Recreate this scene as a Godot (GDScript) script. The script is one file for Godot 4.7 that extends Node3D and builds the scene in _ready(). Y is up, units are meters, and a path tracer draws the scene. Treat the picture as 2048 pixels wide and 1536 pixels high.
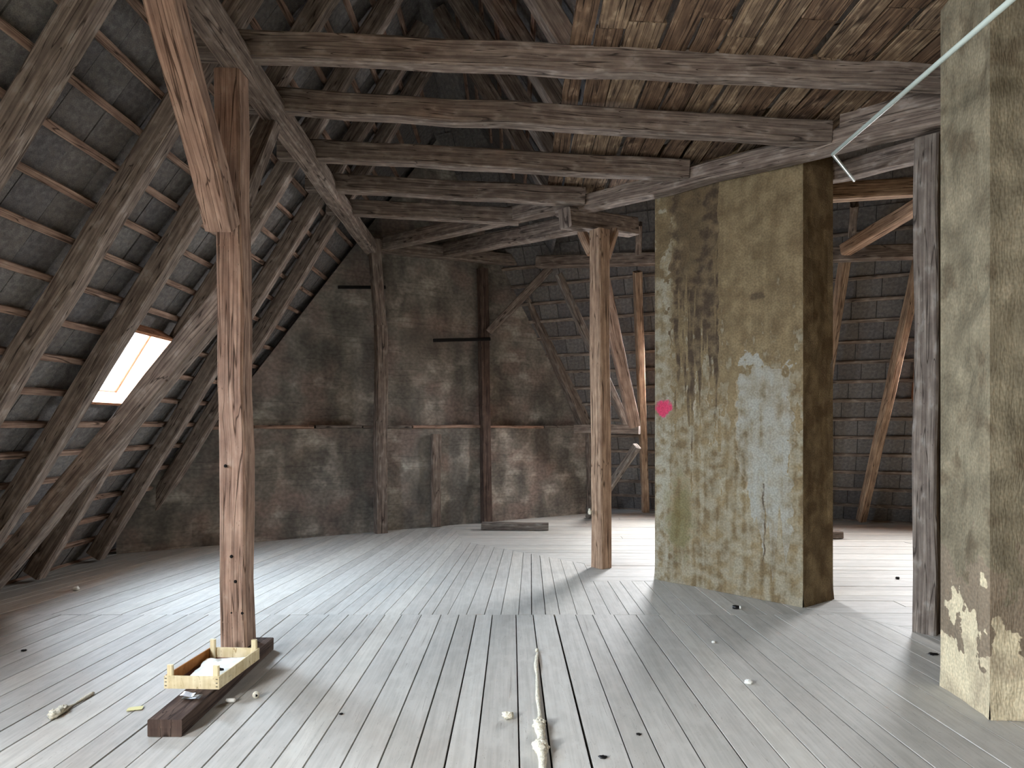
extends Node3D
# An old attic: steep tiled roof slopes, rough timber frame, plastered chimney and pier, dusty board floor.
# World: y up, metres, the camera stands at x 0, z 0, eye 1.5 m, and looks along -z. "d" below is the distance along -z.

const FOCAL := 1300.0      # pixels, for a frame of 2048 x 1536
const CENTRE_X := 1024.0
const HORIZON := 850.0
const EYE := 1.5
const LEFT_TAN := 1.615    # rise over run of the left roof
const DOWN := Vector3(0, -1, 0)

var rng := RandomNumberGenerator.new()
var M := {}
var names := {}

func _ready() -> void:
	rng.seed = 4711
	setup_view()
	make_materials()
	build_floor()
	build_walls()
	build_roofs()
	build_skylights()
	build_ceiling()
	build_chimney_and_pier()
	build_left_frame()
	build_diagonal_frame()
	build_back_timbers()
	build_wall_timbers()
	build_conduit()
	build_crate()
	build_litter()

# ------------------------------------------------------------------ camera, sky, exposure
func setup_view() -> void:
	var cam := Camera3D.new()
	cam.name = "camera"
	var near := 0.05
	cam.set_frustum(1536.0 / FOCAL * near, Vector2(0.0, (HORIZON - 768.0) / FOCAL * near), near, 60.0)
	cam.position = Vector3(0, EYE, 0)
	add_child(cam)
	cam.current = true
	var sky_mat := ProceduralSkyMaterial.new()
	sky_mat.sky_top_color = Color(0.80, 0.88, 1.0)
	sky_mat.sky_horizon_color = Color(0.93, 0.95, 1.0)
	sky_mat.ground_bottom_color = Color(0.35, 0.34, 0.32)
	sky_mat.ground_horizon_color = Color(0.6, 0.6, 0.6)
	sky_mat.sky_energy_multiplier = 1.0
	var sky := Sky.new()
	sky.sky_material = sky_mat
	var env := Environment.new()
	env.background_mode = Environment.BG_SKY
	env.sky = sky
	env.background_energy_multiplier = 6.0
	env.tonemap_mode = Environment.TONE_MAPPER_LINEAR
	env.tonemap_exposure = 1.36
	env.sdfgi_enabled = true
	env.ssao_enabled = true
	env.ssil_enabled = true
	var we := WorldEnvironment.new()
	we.name = "environment"
	we.environment = env
	add_child(we)

# daylight of each skylight: [energy, colour]
const LIGHT_VISIBLE := [13.5, Color(0.84, 0.92, 1.0)]
const LIGHT_BEHIND := [70.0, Color(0.95, 0.975, 1.0)]
const LIGHT_SIDE := [4.5, Color(0.88, 0.94, 1.0)]
const LIGHT_WING_A := [21.0, Color(0.98, 0.985, 1.0)]
const LIGHT_WING_B := [17.0, Color(0.98, 0.985, 1.0)]

# ------------------------------------------------------------------ pixels to places
func at(px: float, py: float, d: float) -> Vector3:
	return Vector3((px - CENTRE_X) * d / FOCAL, EYE + (HORIZON - py) * d / FOCAL, -d)

func on_floor(px: float, py: float, h := 0.0) -> Vector3:
	var d := (EYE - h) * FOCAL / (py - HORIZON)
	return Vector3((px - CENTRE_X) * d / FOCAL, h, -d)

func wall_d(x: float) -> float:       # the slanted partition wall at the back
	return 11.15 + 0.591 * (x - 1.25)

func on_wall(px: float, py: float, off := 0.0) -> Vector3:
	var k := (px - CENTRE_X) / FOCAL
	var d := (11.15 - 0.591 * 1.25) / (1.0 - 0.591 * k)
	var p := at(px, py, d)
	return p + Vector3(0.509, 0, 0.861) * off

func back_plane_d(px: float, py: float, inset: float) -> float:   # distance to the back roof plane, seen through a pixel
	var kx := (px - CENTRE_X) / FOCAL
	var kh := (HORIZON - py) / FOCAL
	return (12.466 - inset - EYE / 1.8) / (1.0 + 0.43 * kx + kh / 1.8)

# ------------------------------------------------------------------ nodes
func numbered(called: String) -> String:
	if not names.has(called):
		names[called] = 0
		return called
	names[called] += 1
	return "%s_%03d" % [called, names[called]]

func tag(o: Node3D, label: String, category: String, group := "") -> Node3D:
	o.set_meta("label", label)
	o.set_meta("category", category)
	if group != "":
		o.set_meta("group", group)
	return o

func mesh_node(called: String, mesh: Mesh, mat: Material, parent: Node3D = null, pos := Vector3.ZERO) -> MeshInstance3D:
	var o := MeshInstance3D.new()
	o.mesh = mesh
	if mat != null:
		o.material_override = mat
	o.position = pos
	if parent == null:
		o.name = numbered(called)
		add_child(o)
	else:
		o.name = called
		parent.add_child(o, true)
	return o

func thing(called: String, pos := Vector3.ZERO) -> Node3D:
	var o := Node3D.new()
	o.name = numbered(called)
	o.position = pos
	add_child(o)
	return o

func structure(called: String, pos := Vector3.ZERO) -> Node3D:
	var o := thing(called, pos)
	o.set_meta("kind", "structure")
	return o

# ------------------------------------------------------------------ mesh helpers
func quad(st: SurfaceTool, a: Vector3, b: Vector3, c: Vector3, d: Vector3, ua: Vector2, ub: Vector2, uc: Vector2, ud: Vector2) -> void:
	# a b c d run anticlockwise seen from outside; Godot wants clockwise
	for p in [[a, ua], [c, uc], [b, ub], [a, ua], [d, ud], [c, uc]]:
		st.set_uv(p[1])
		st.add_vertex(p[0])

func begin() -> SurfaceTool:
	var st := SurfaceTool.new()
	st.begin(Mesh.PRIMITIVE_TRIANGLES)
	st.set_smooth_group(-1)
	return st

func finish(st: SurfaceTool) -> ArrayMesh:
	st.generate_normals()
	return st.commit()

# A hewn timber from the origin to "run": chamfered, a little crooked. w lies across, h along "up".
func timber_into(st: SurfaceTool, from: Vector3, run: Vector3, w: float, h: float, up := Vector3.UP, rough := 0.006, chamfer := 0.012, segs := 0, taper := 1.0) -> void:
	var length := run.length()
	var ax := run / length
	var side := ax.cross(up)
	if side.length() < 0.05:
		side = ax.cross(Vector3(0, 0, 1))
	side = side.normalized()
	var top := side.cross(ax).normalized()
	if segs == 0:
		segs = clampi(int(length / 0.45) + 1, 2, 12)
	var c := minf(chamfer, minf(w, h) * 0.3)
	var prof := [Vector2(-w / 2 + c, -h / 2), Vector2(w / 2 - c, -h / 2), Vector2(w / 2, -h / 2 + c), Vector2(w / 2, h / 2 - c), Vector2(w / 2 - c, h / 2), Vector2(-w / 2 + c, h / 2), Vector2(-w / 2, h / 2 - c), Vector2(-w / 2, -h / 2 + c)]
	var per := [0.0]
	for k in 8:
		per.append(per[k] + prof[k].distance_to(prof[(k + 1) % 8]))
	var u0 := rng.randf()
	var v0 := rng.randf()
	var rings := []
	for i in segs + 1:
		var t := float(i) / segs
		var sc := lerpf(1.0, taper, t)
		var ring := []
		var bow := side * rng.randf_range(-rough, rough) * 0.8 + top * rng.randf_range(-rough, rough) * 0.8
		if i == 0 or i == segs:
			bow *= 0.3
		for k in 8:
			var p: Vector2 = prof[k] * sc
			p += Vector2(rng.randf_range(-rough, rough), rng.randf_range(-rough, rough)) * 0.6
			ring.append(from + run * t + side * p.x + top * p.y + bow)
		rings.append(ring)
	for i in segs:
		var va := v0 + length * i / segs / 2.4
		var vb := v0 + length * (i + 1) / segs / 2.4
		for k in 8:
			var k2 := (k + 1) % 8
			var ua: float = u0 + per[k] / 0.6
			var ub: float = u0 + per[k + 1] / 0.6
			quad(st, rings[i][k], rings[i + 1][k], rings[i + 1][k2], rings[i][k2], Vector2(ua, va), Vector2(ua, vb), Vector2(ub, vb), Vector2(ub, va))
	for e in 2:
		var ring: Array = rings[0 if e == 0 else segs]
		for k in range(1, 7):
			var tri := [ring[0], ring[k], ring[k + 1]] if e == 0 else [ring[0], ring[k + 1], ring[k]]
			for p in tri:
				st.set_uv(Vector2((p as Vector3).dot(side), (p as Vector3).dot(top) * 0.4))
				st.add_vertex(p)

func timber_mesh(run: Vector3, w: float, h: float, up := Vector3.UP, rough := 0.006, chamfer := 0.012, segs := 0, taper := 1.0) -> ArrayMesh:
	var st := begin()
	timber_into(st, Vector3.ZERO, run, w, h, up, rough, chamfer, segs, taper)
	return finish(st)

func timber(called: String, a: Vector3, b: Vector3, w: float, h: float, mat: Material, label: String, category: String, group := "", up := Vector3.UP, rough := 0.006, chamfer := 0.012) -> MeshInstance3D:
	if b.y < a.y:
		var swap := a
		a = b
		b = swap
	var o := mesh_node(called, timber_mesh(b - a, w, h, up, rough, chamfer), mat, null, a)
	tag(o, label, category, group)
	return o

func part_timber(called: String, parent: Node3D, a: Vector3, b: Vector3, w: float, h: float, mat: Material, up := Vector3.UP, rough := 0.003, chamfer := 0.006) -> MeshInstance3D:
	return mesh_node(called, timber_mesh(b - a, w, h, up, rough, chamfer), mat, parent, a - parent.position)

# An upright prism over a plan polygon of (x, z) points, between two heights.
func prism(poly: PackedVector2Array, y0: float, y1: float, uv_along := Vector2(0, 1), uv_off := Vector2.ZERO, uv_size := Vector2(0.6, 2.4)) -> ArrayMesh:
	var st := begin()
	var across := Vector2(-uv_along.y, uv_along.x)
	if not Geometry2D.is_polygon_clockwise(poly):
		poly.reverse()
	var f := func(p: Vector2) -> Vector2: return Vector2(p.dot(across) / uv_size.x, p.dot(uv_along) / uv_size.y) + uv_off
	var tri := Geometry2D.triangulate_polygon(poly)
	for i in range(0, tri.size(), 3):
		for y in [y1, y0]:
			var q := [poly[tri[i]], poly[tri[i + 1]], poly[tri[i + 2]]]
			var turn: float = (q[1] - q[0]).cross(q[2] - q[0])
			# seen from above (+y) with x right and z down the page, clockwise on the page is clockwise for the eye
			if (turn > 0.0) != (y == y1):
				q = [q[0], q[2], q[1]]
			for p in q:
				st.set_uv(f.call(p))
				st.add_vertex(Vector3(p.x, y, p.y))
	for i in poly.size():
		var a := poly[i]
		var b := poly[(i + 1) % poly.size()]
		var ua: Vector2 = f.call(a)
		var ub: Vector2 = f.call(b)
		var dv := Vector2((y1 - y0) / uv_size.x, 0)
		quad(st, Vector3(a.x, y0, a.y), Vector3(b.x, y0, b.y), Vector3(b.x, y1, b.y), Vector3(a.x, y1, a.y), ua, ub, ub + dv, ua + dv)
	return finish(st)

# A plane piece with relief: corners a (left foot), right vector, up vector; uv 0..1 over the piece.
func rough_face(st: SurfaceTool, a: Vector3, right: Vector3, up: Vector3, nx: int, ny: int, bump: float, seed_: int, flare := 0.0, uv_off := Vector2.ZERO, uv_size := Vector2.ONE) -> void:
	var n := right.cross(up).normalized()
	var noise := FastNoiseLite.new()
	noise.seed = seed_
	noise.frequency = 1.3
	var grid := []
	for j in ny + 1:
		var row := []
		for i in nx + 1:
			var s := float(i) / nx
			var t := float(j) / ny
			var p := a + right * s + up * t
			var edge := minf(minf(s, 1.0 - s) * 6.0, 1.0)
			var k := noise.get_noise_3d(p.x * 1.5, p.y * 1.5, p.z * 1.5) * bump * edge
			k += flare * pow(maxf(0.0, 1.0 - t * up.length() / 0.16), 2.0)
			row.append(p + n * k)
		grid.append(row)
	for j in ny:
		for i in nx:
			var u0 := uv_off.x + float(i) / nx * uv_size.x
			var u1 := uv_off.x + float(i + 1) / nx * uv_size.x
			var v0 := uv_off.y + (1.0 - float(j) / ny) * uv_size.y
			var v1 := uv_off.y + (1.0 - float(j + 1) / ny) * uv_size.y
			quad(st, grid[j][i], grid[j][i + 1], grid[j + 1][i + 1], grid[j + 1][i], Vector2(u0, v0), Vector2(u1, v0), Vector2(u1, v1), Vector2(u0, v1))

func box_into(st: SurfaceTool, c: Vector3, x: Vector3, y: Vector3, z: Vector3, uv_off := Vector2.ZERO, uv_scale := 1.0) -> void:
	# half vectors x y z, right-handed
	var p := []
	for i in 8:
		p.append(c + x * (1 if i & 1 else -1) + y * (1 if i & 2 else -1) + z * (1 if i & 4 else -1))
	var lx := x.length() * 2 * uv_scale
	var ly := y.length() * 2 * uv_scale
	var lz := z.length() * 2 * uv_scale
	var o := uv_off
	for f in [[4, 5, 7, 6, lx, ly], [1, 0, 2, 3, lx, ly], [5, 1, 3, 7, lz, ly], [0, 4, 6, 2, lz, ly], [6, 7, 3, 2, lx, lz], [0, 1, 5, 4, lx, lz]]:
		quad(st, p[f[0]], p[f[1]], p[f[2]], p[f[3]], o, o + Vector2(f[4], 0), o + Vector2(f[4], f[5]), o + Vector2(0, f[5]))

# ------------------------------------------------------------------ textures
func noise_bytes(w: int, h: int, freq: float, seed_: int, octaves := 3, stretch_x := 1, stretch_y := 1, kind := FastNoiseLite.TYPE_SIMPLEX_SMOOTH) -> PackedByteArray:
	var n := FastNoiseLite.new()
	n.noise_type = kind
	n.seed = seed_
	n.frequency = freq
	n.fractal_octaves = octaves
	var im := n.get_seamless_image(w / stretch_x, h / stretch_y)
	if stretch_x > 1 or stretch_y > 1:
		im.resize(w, h, Image.INTERPOLATE_CUBIC)
	im.convert(Image.FORMAT_L8)
	return im.get_data()

func texture(w: int, h: int, data: PackedByteArray, fmt := Image.FORMAT_RGB8) -> ImageTexture:
	return ImageTexture.create_from_image(Image.create_from_data(w, h, false, fmt, data))

func surface_material(tex: Texture2D, relief: Texture2D, relief_cm: float, tint := Color.WHITE, rough := 0.9, spec := 0.25) -> StandardMaterial3D:
	var m := StandardMaterial3D.new()
	m.albedo_texture = tex
	m.albedo_color = tint
	m.roughness = rough
	m.metallic_specular = spec
	if relief != null:
		m.heightmap_enabled = true
		m.heightmap_texture = relief
		m.heightmap_scale = relief_cm
	return m

func plain(c: Color, rough := 0.9, spec := 0.3) -> StandardMaterial3D:
	var m := StandardMaterial3D.new()
	m.albedo_color = c
	m.roughness = rough
	m.metallic_specular = spec
	return m

func put_rgb(data: PackedByteArray, at_: int, c: Vector3) -> void:
	data[at_] = clampi(int(c.x), 0, 255)
	data[at_ + 1] = clampi(int(c.y), 0, 255)
	data[at_ + 2] = clampi(int(c.z), 0, 255)

func wood_textures(seed_: int, dark: Vector3, light: Vector3, crack: Vector3, crack_level: float, dust: Vector3, dust_share: float) -> Array:
	var w := 512
	var h := 1024
	var fine := noise_bytes(w, h, 0.06, seed_, 3, 1, 16)
	var med := noise_bytes(w, h, 0.02, seed_ + 1, 2, 1, 8)
	var split := noise_bytes(w, h, 0.022, seed_ + 2, 2, 1, 16)
	var blot := noise_bytes(w, h, 0.012, seed_ + 3, 4)
	var speck := noise_bytes(w, h, 0.11, seed_ + 4, 2, 1, 2)
	var col := PackedByteArray()
	col.resize(w * h * 3)
	var relief := PackedByteArray()
	relief.resize(w * h)
	for i in w * h:
		var g := fine[i] / 255.0 * 0.45 + med[i] / 255.0 * 0.35 + blot[i] / 255.0 * 0.35
		g = clampf((g - 0.28) * 1.7, 0.0, 1.0)
		var c := dark.lerp(light, g)
		var r := 0.45 + g * 0.4
		var dd := clampf((blot[i] / 255.0 - (1.0 - dust_share)) * 4.0, 0.0, 1.0) * 0.8
		c = c.lerp(dust, dd)
		var s := absf(split[i] / 255.0 - 0.5)
		if s < crack_level:
			var k := 1.0 - s / crack_level
			c = c.lerp(crack, k * 0.85)
			r -= 0.45 * k
		if speck[i] > 226:
			c = c.lerp(crack, 0.6)
			r -= 0.15
		put_rgb(col, i * 3, c)
		relief[i] = clampi(int(r * 255.0), 0, 255)
	return [texture(w, h, col), texture(w, h, relief, Image.FORMAT_L8)]

func blotch_textures(w: int, h: int, seed_: int, a: Vector3, b: Vector3, c: Vector3, freq := 0.012) -> Array:
	var n1 := noise_bytes(w, h, freq, seed_, 5)
	var n2 := noise_bytes(w, h, freq * 0.5, seed_ + 1, 4)
	var n3 := noise_bytes(w, h, 0.12, seed_ + 2, 2)
	var col := PackedByteArray()
	col.resize(w * h * 3)
	var relief := PackedByteArray()
	relief.resize(w * h)
	for i in w * h:
		var k := clampf((n1[i] / 255.0 - 0.3) * 1.9, 0.0, 1.0)
		var q := a.lerp(b, k)
		q = q.lerp(c, clampf((n2[i] / 255.0 - 0.52) * 3.5, 0.0, 0.85))
		q *= 0.86 + n3[i] / 255.0 * 0.28
		put_rgb(col, i * 3, q)
		relief[i] = clampi(int(n1[i] * 0.6 + n3[i] * 0.4), 0, 255)
	return [texture(w, h, col), texture(w, h, relief, Image.FORMAT_L8)]

func make_materials() -> void:
	var old := wood_textures(11, Vector3(100, 89, 81), Vector3(164, 151, 138), Vector3(52, 45, 40), 0.034, Vector3(160, 153, 144), 0.34)
	M.beam = surface_material(old[0], old[1], 0.35, Color(0.92, 0.905, 0.90))
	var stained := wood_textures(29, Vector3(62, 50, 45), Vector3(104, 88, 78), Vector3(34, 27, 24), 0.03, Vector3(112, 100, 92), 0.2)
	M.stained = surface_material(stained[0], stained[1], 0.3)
	M.beam_grey = surface_material(old[0], old[1], 0.35, Color(0.88, 0.89, 0.90))
	var post := wood_textures(23, Vector3(126, 106, 94), Vector3(190, 168, 150), Vector3(60, 48, 40), 0.04, Vector3(178, 164, 150), 0.25)
	M.post = surface_material(post[0], post[1], 0.4, Color(0.98, 0.94, 0.92))
	M.post_warm = surface_material(post[0], post[1], 0.35, Color(0.98, 0.94, 0.88))
	M.rafter = surface_material(old[0], old[1], 0.3, Color(1.0, 0.99, 0.99))
	M.rafter_pale = surface_material(post[0], post[1], 0.25, Color(0.94, 0.91, 0.85))
	M.batten = surface_material(post[0], post[1], 0.15, Color(0.86, 0.82, 0.80))
	var ceil := wood_textures(37, Vector3(84, 70, 60), Vector3(158, 138, 116), Vector3(40, 32, 27), 0.06, Vector3(172, 156, 136), 0.36)
	M.ceiling = []
	for k in 3:
		M.ceiling.append(surface_material(ceil[0], ceil[1], 0.4, [Color(0.96, 0.93, 0.88), Color(0.84, 0.79, 0.75), Color(1.0, 0.98, 0.94)][k]))
	var boards := wood_textures(51, Vector3(180, 177, 171), Vector3(202, 199, 193), Vector3(146, 141, 134), 0.006, Vector3(197, 195, 189), 0.40)
	M.floor = []
	for k in 5:
		M.floor.append(surface_material(boards[0], boards[1], 0.08, [Color(0.97, 0.968, 0.96), Color(0.93, 0.928, 0.92), Color(0.99, 0.985, 0.97), Color(0.91, 0.905, 0.895), Color(0.95, 0.947, 0.94)][k], 0.62, 0.4))
	var tile := blotch_textures(512, 512, 71, Vector3(100, 98, 96), Vector3(124, 121, 118), Vector3(112, 108, 103), 0.02)
	M.tile = []
	for k in 4:
		M.tile.append(surface_material(tile[0], tile[1], 0.15, [Color(0.96, 0.95, 0.95), Color(0.88, 0.87, 0.88), Color(1.0, 0.99, 0.98), Color(0.92, 0.90, 0.89)][k], 0.85))
	var plaster := blotch_textures(768, 768, 83, Vector3(112, 101, 83), Vector3(142, 130, 108), Vector3(98, 85, 67), 0.01)
	M.plaster = surface_material(plaster[0], plaster[1], 0.5, Color(0.95, 0.90, 0.82))
	M.plaster_dim = surface_material(plaster[0], plaster[1], 0.5, Color(0.98, 0.94, 0.88))
	M.wall_back = surface_material(wall_texture(), plaster[1], 0.5)
	M.chimney = surface_material(chimney_texture(), plaster[1], 0.5)
	M.pier = surface_material(pier_texture(), plaster[1], 0.7)
	var red := wood_textures(91, Vector3(128, 88, 64), Vector3(172, 124, 94), Vector3(80, 52, 38), 0.03, Vector3(168, 128, 100), 0.1)
	M.frame = surface_material(red[0], red[1], 0.15)
	var fresh := wood_textures(97, Vector3(206, 188, 146), Vector3(238, 226, 192), Vector3(150, 124, 84), 0.008, Vector3(240, 230, 202), 0.2)
	M.crate = surface_material(fresh[0], fresh[1], 0.05, Color.WHITE, 0.8)
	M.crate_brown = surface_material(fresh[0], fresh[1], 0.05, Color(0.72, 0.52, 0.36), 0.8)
	M.crate_stain = plain(Color(0.42, 0.29, 0.26))
	var foam := blotch_textures(128, 128, 103, Vector3(196, 190, 172), Vector3(232, 228, 212), Vector3(222, 214, 190), 0.05)
	M.foam = surface_material(foam[0], foam[1], 0.3, Color.WHITE, 0.8)
	M.white = plain(Color(0.90, 0.90, 0.87), 0.6)
	M.black = plain(Color(0.06, 0.06, 0.07), 0.35, 0.5)
	M.foil = plain(Color(0.80, 0.81, 0.83), 0.3, 0.6)
	M.rust = plain(Color(0.10, 0.09, 0.085), 0.8)
	M.conduit = plain(Color(0.66, 0.70, 0.67), 0.4, 0.5)
	M.paper = plain(Color(0.86, 0.83, 0.62), 0.9)
	M.glass = StandardMaterial3D.new()
	M.glass.transparency = BaseMaterial3D.TRANSPARENCY_ALPHA
	M.glass.albedo_color = Color(0.95, 0.98, 1.0, 0.06)
	M.glass.roughness = 0.05

# The back wall: sooty plaster over brick, in blotches and streaks. Covers the whole wall, 6.7 m x 6.1 m.
func wall_texture() -> ImageTexture:
	var w := 1024
	var h := 1024
	var n1 := noise_bytes(w, h, 0.012, 201, 5)
	var n2 := noise_bytes(w, h, 0.016, 202, 3, 1, 4)
	var n3 := noise_bytes(w, h, 0.02, 203, 3, 4, 1)
	var n4 := noise_bytes(w, h, 0.10, 204, 2)
	var n5 := noise_bytes(w, h, 0.007, 205, 3)
	var col := PackedByteArray()
	col.resize(w * h * 3)
	var dark := Vector3(98, 94, 88)
	var mid := Vector3(150, 143, 132)
	var red := Vector3(138, 120, 111)
	var pale := Vector3(176, 170, 158)
	for y in h:
		for x in w:
			var i := y * w + x
			var k := clampf((n1[i] / 255.0 * 0.4 + n2[i] / 255.0 * 0.6 - 0.28) * 2.0, 0.0, 1.0)
			var c := dark.lerp(mid, k)
			c = c.lerp(red, clampf((n5[i] / 255.0 - 0.5) * 2.4, 0.0, 0.6))
			c = c.lerp(pale, clampf((n1[i] / 255.0 * 0.6 + n3[i] / 255.0 * 0.45 - 0.60) * 3.6, 0.0, 0.75))
			if fmod(y + n1[i] * 0.03, 14.0) < 2.0 and n3[i] > 135:
				c *= 0.90
			c *= 0.86 + n4[i] / 255.0 * 0.26
			put_rgb(col, i * 3, c)
	return texture(w, h, col)

func ellipse(u: float, v: float, cu: float, cv: float, ru: float, rv: float) -> float:
	return 1.0 - Vector2((u - cu) / ru, (v - cv) / rv).length()

# The chimney's broad face: tan plaster with soot, runs, a bare pale patch and a dab of pink paint.
func chimney_texture() -> ImageTexture:
	var w := 512
	var h := 1536
	var n1 := noise_bytes(w, h, 0.012, 301, 5)
	var n2 := noise_bytes(w, h, 0.03, 302, 3, 1, 16)
	var n3 := noise_bytes(w, h, 0.12, 303, 2)
	var n4 := noise_bytes(w, h, 0.02, 304, 4)
	var col := PackedByteArray()
	col.resize(w * h * 3)
	var tan_ := Vector3(128, 113, 86)
	var dim := Vector3(98, 84, 62)
	var soot := Vector3(64, 53, 43)
	var pale := Vector3(152, 148, 132)
	var grey := Vector3(148, 148, 140)
	var pink := Vector3(196, 58, 92)
	var white := Vector3(205, 204, 194)
	var height := 4.2
	for y in h:
		var hh := (1.0 - float(y) / h) * height
		for x in w:
			var i := y * w + x
			var a := n1[i] / 255.0 - 0.5
			var s := n2[i] / 255.0 - 0.5
			var b := n4[i] / 255.0 - 0.5
			var u := float(x) / w + b * 0.10
			var v := hh + a * 0.5
			var c := dim.lerp(tan_, clampf(0.6 + a * 1.3 + s * 0.5, 0.0, 1.0))
			# lower half worn to paler plaster
			if hh + a * 1.6 + s * 1.8 < 1.75:
				c = c.lerp(pale, clampf(0.36 + b * 1.3 + s * 0.8, 0.0, 0.65))
			# soot over the upper left part, running down in streaks
			if float(x) / w < 0.47 + a * 0.03:
				var k := clampf((v + s * 2.4 - 2.0) * 4.0, 0.0, 1.0) * clampf((u - 0.11) * 14.0, 0.0, 1.0)
				c = c.lerp(soot, k * clampf(0.62 + b * 1.2 + s * 0.4, 0.2, 0.88))
				c = c.lerp(dim, clampf(ellipse(u, hh, 0.28, 3.5, 0.10, 0.75) * 3.0 + a + s, 0.0, 0.6))
			# pale strip down the left edge
			if u < 0.13:
				if hh < 3.2 + a * 2.2:
					c = c.lerp(pale, clampf(0.45 + b * 1.5 + s * 0.5, 0.1, 0.75))
			# bare grey patch
			var left := 0.60 + 0.12 * clampf((1.25 - hh) * 1.6, 0.0, 1.6) + b * 0.05
			if u > left and u < 0.93 and hh < 2.0 + a * 0.5 and hh > 0.55 + s * 0.9:
				c = c.lerp(grey, clampf(0.62 + a * 1.2 + s * 0.5, 0.15, 0.85))
			elif u > left - 0.012 and u < left and hh < 1.9 and hh > 0.9:
				c = c.lerp(white, 0.2)
			# white runs
			if absf(u - 0.31 - b * 0.06) < 0.004 + s * 0.04 and hh > 1.15 and hh < 2.0:
				c = c.lerp(white, 0.3 + a * 0.8)
			if absf(u - 0.40 - b * 0.05) < 0.002 + s * 0.04 and hh > 1.2 and hh < 2.1:
				c = c.lerp(white, 0.25 + a * 0.8)
			# thin dark run
			if absf(float(x) / w - 0.765 - s * 0.010 - a * 0.02) < 0.0035 + s * 0.006 and hh > 0.22 and hh < 1.0:
				c = c.lerp(soot, clampf(0.5 + b * 1.6, 0.0, 0.7))
			# mould at the lower left
			c = c.lerp(Vector3(96, 88, 54), clampf(ellipse(float(x) / w, hh, 0.19, 0.62, 0.12, 0.42) + b * 1.1, 0.0, 0.6))
			# scars
			c = c.lerp(soot, clampf(ellipse(u, hh, 0.72, 2.62, 0.07, 0.05) * 2.0 + a * 2.0 - 0.4, 0.0, 0.55))
			c = c.lerp(dim, clampf(ellipse(u, hh, 0.80, 3.0, 0.10, 0.12) + b, 0.0, 0.5))
			var spot := ellipse(float(x) / w, hh, 0.055, 1.66, 0.075, 0.085) + b * 0.9
			c = c.lerp(pink, clampf(spot * 3.0, 0.0, 0.9))
			c *= 0.88 + n3[i] / 255.0 * 0.24
			put_rgb(col, i * 3, c)
	return texture(w, h, col)

# The pier: lime plaster flaking off near the floor.
func pier_texture() -> ImageTexture:
	var w := 512
	var h := 1536
	var n1 := noise_bytes(w, h, 0.010, 401, 5)
	var n2 := noise_bytes(w, h, 0.03, 402, 3, 1, 8)
	var n3 := noise_bytes(w, h, 0.12, 403, 2)
	var n4 := noise_bytes(w, h, 0.008, 404, 4)
	var col := PackedByteArray()
	col.resize(w * h * 3)
	var a_ := Vector3(108, 100, 83)
	var b_ := Vector3(138, 129, 108)
	var dirt := Vector3(92, 81, 65)
	var lime := Vector3(206, 194, 164)
	var bare := Vector3(128, 114, 98)
	for y in h:
		var hh := (1.0 - float(y) / h) * 4.4
		for x in w:
			var i := y * w + x
			var a := n1[i] / 255.0 - 0.5
			var b := n4[i] / 255.0 - 0.5
			var s := n2[i] / 255.0 - 0.5
			var c := a_.lerp(b_, clampf(0.5 + a * 1.6 + s * 0.5, 0.0, 1.0))
			c = c.lerp(dirt, clampf(b * 3.0 - 0.45, 0.0, 0.6))
			if hh < 0.75 + a * 0.6:
				c = c.lerp(bare, 0.75)
			if hh < 0.42 + a * 0.9 + s * 0.2:
				c = c.lerp(lime, clampf(0.85 + b, 0.4, 0.95))
			c *= 0.88 + n3[i] / 255.0 * 0.24
			put_rgb(col, i * 3, c)
	return texture(w, h, col)

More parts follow.
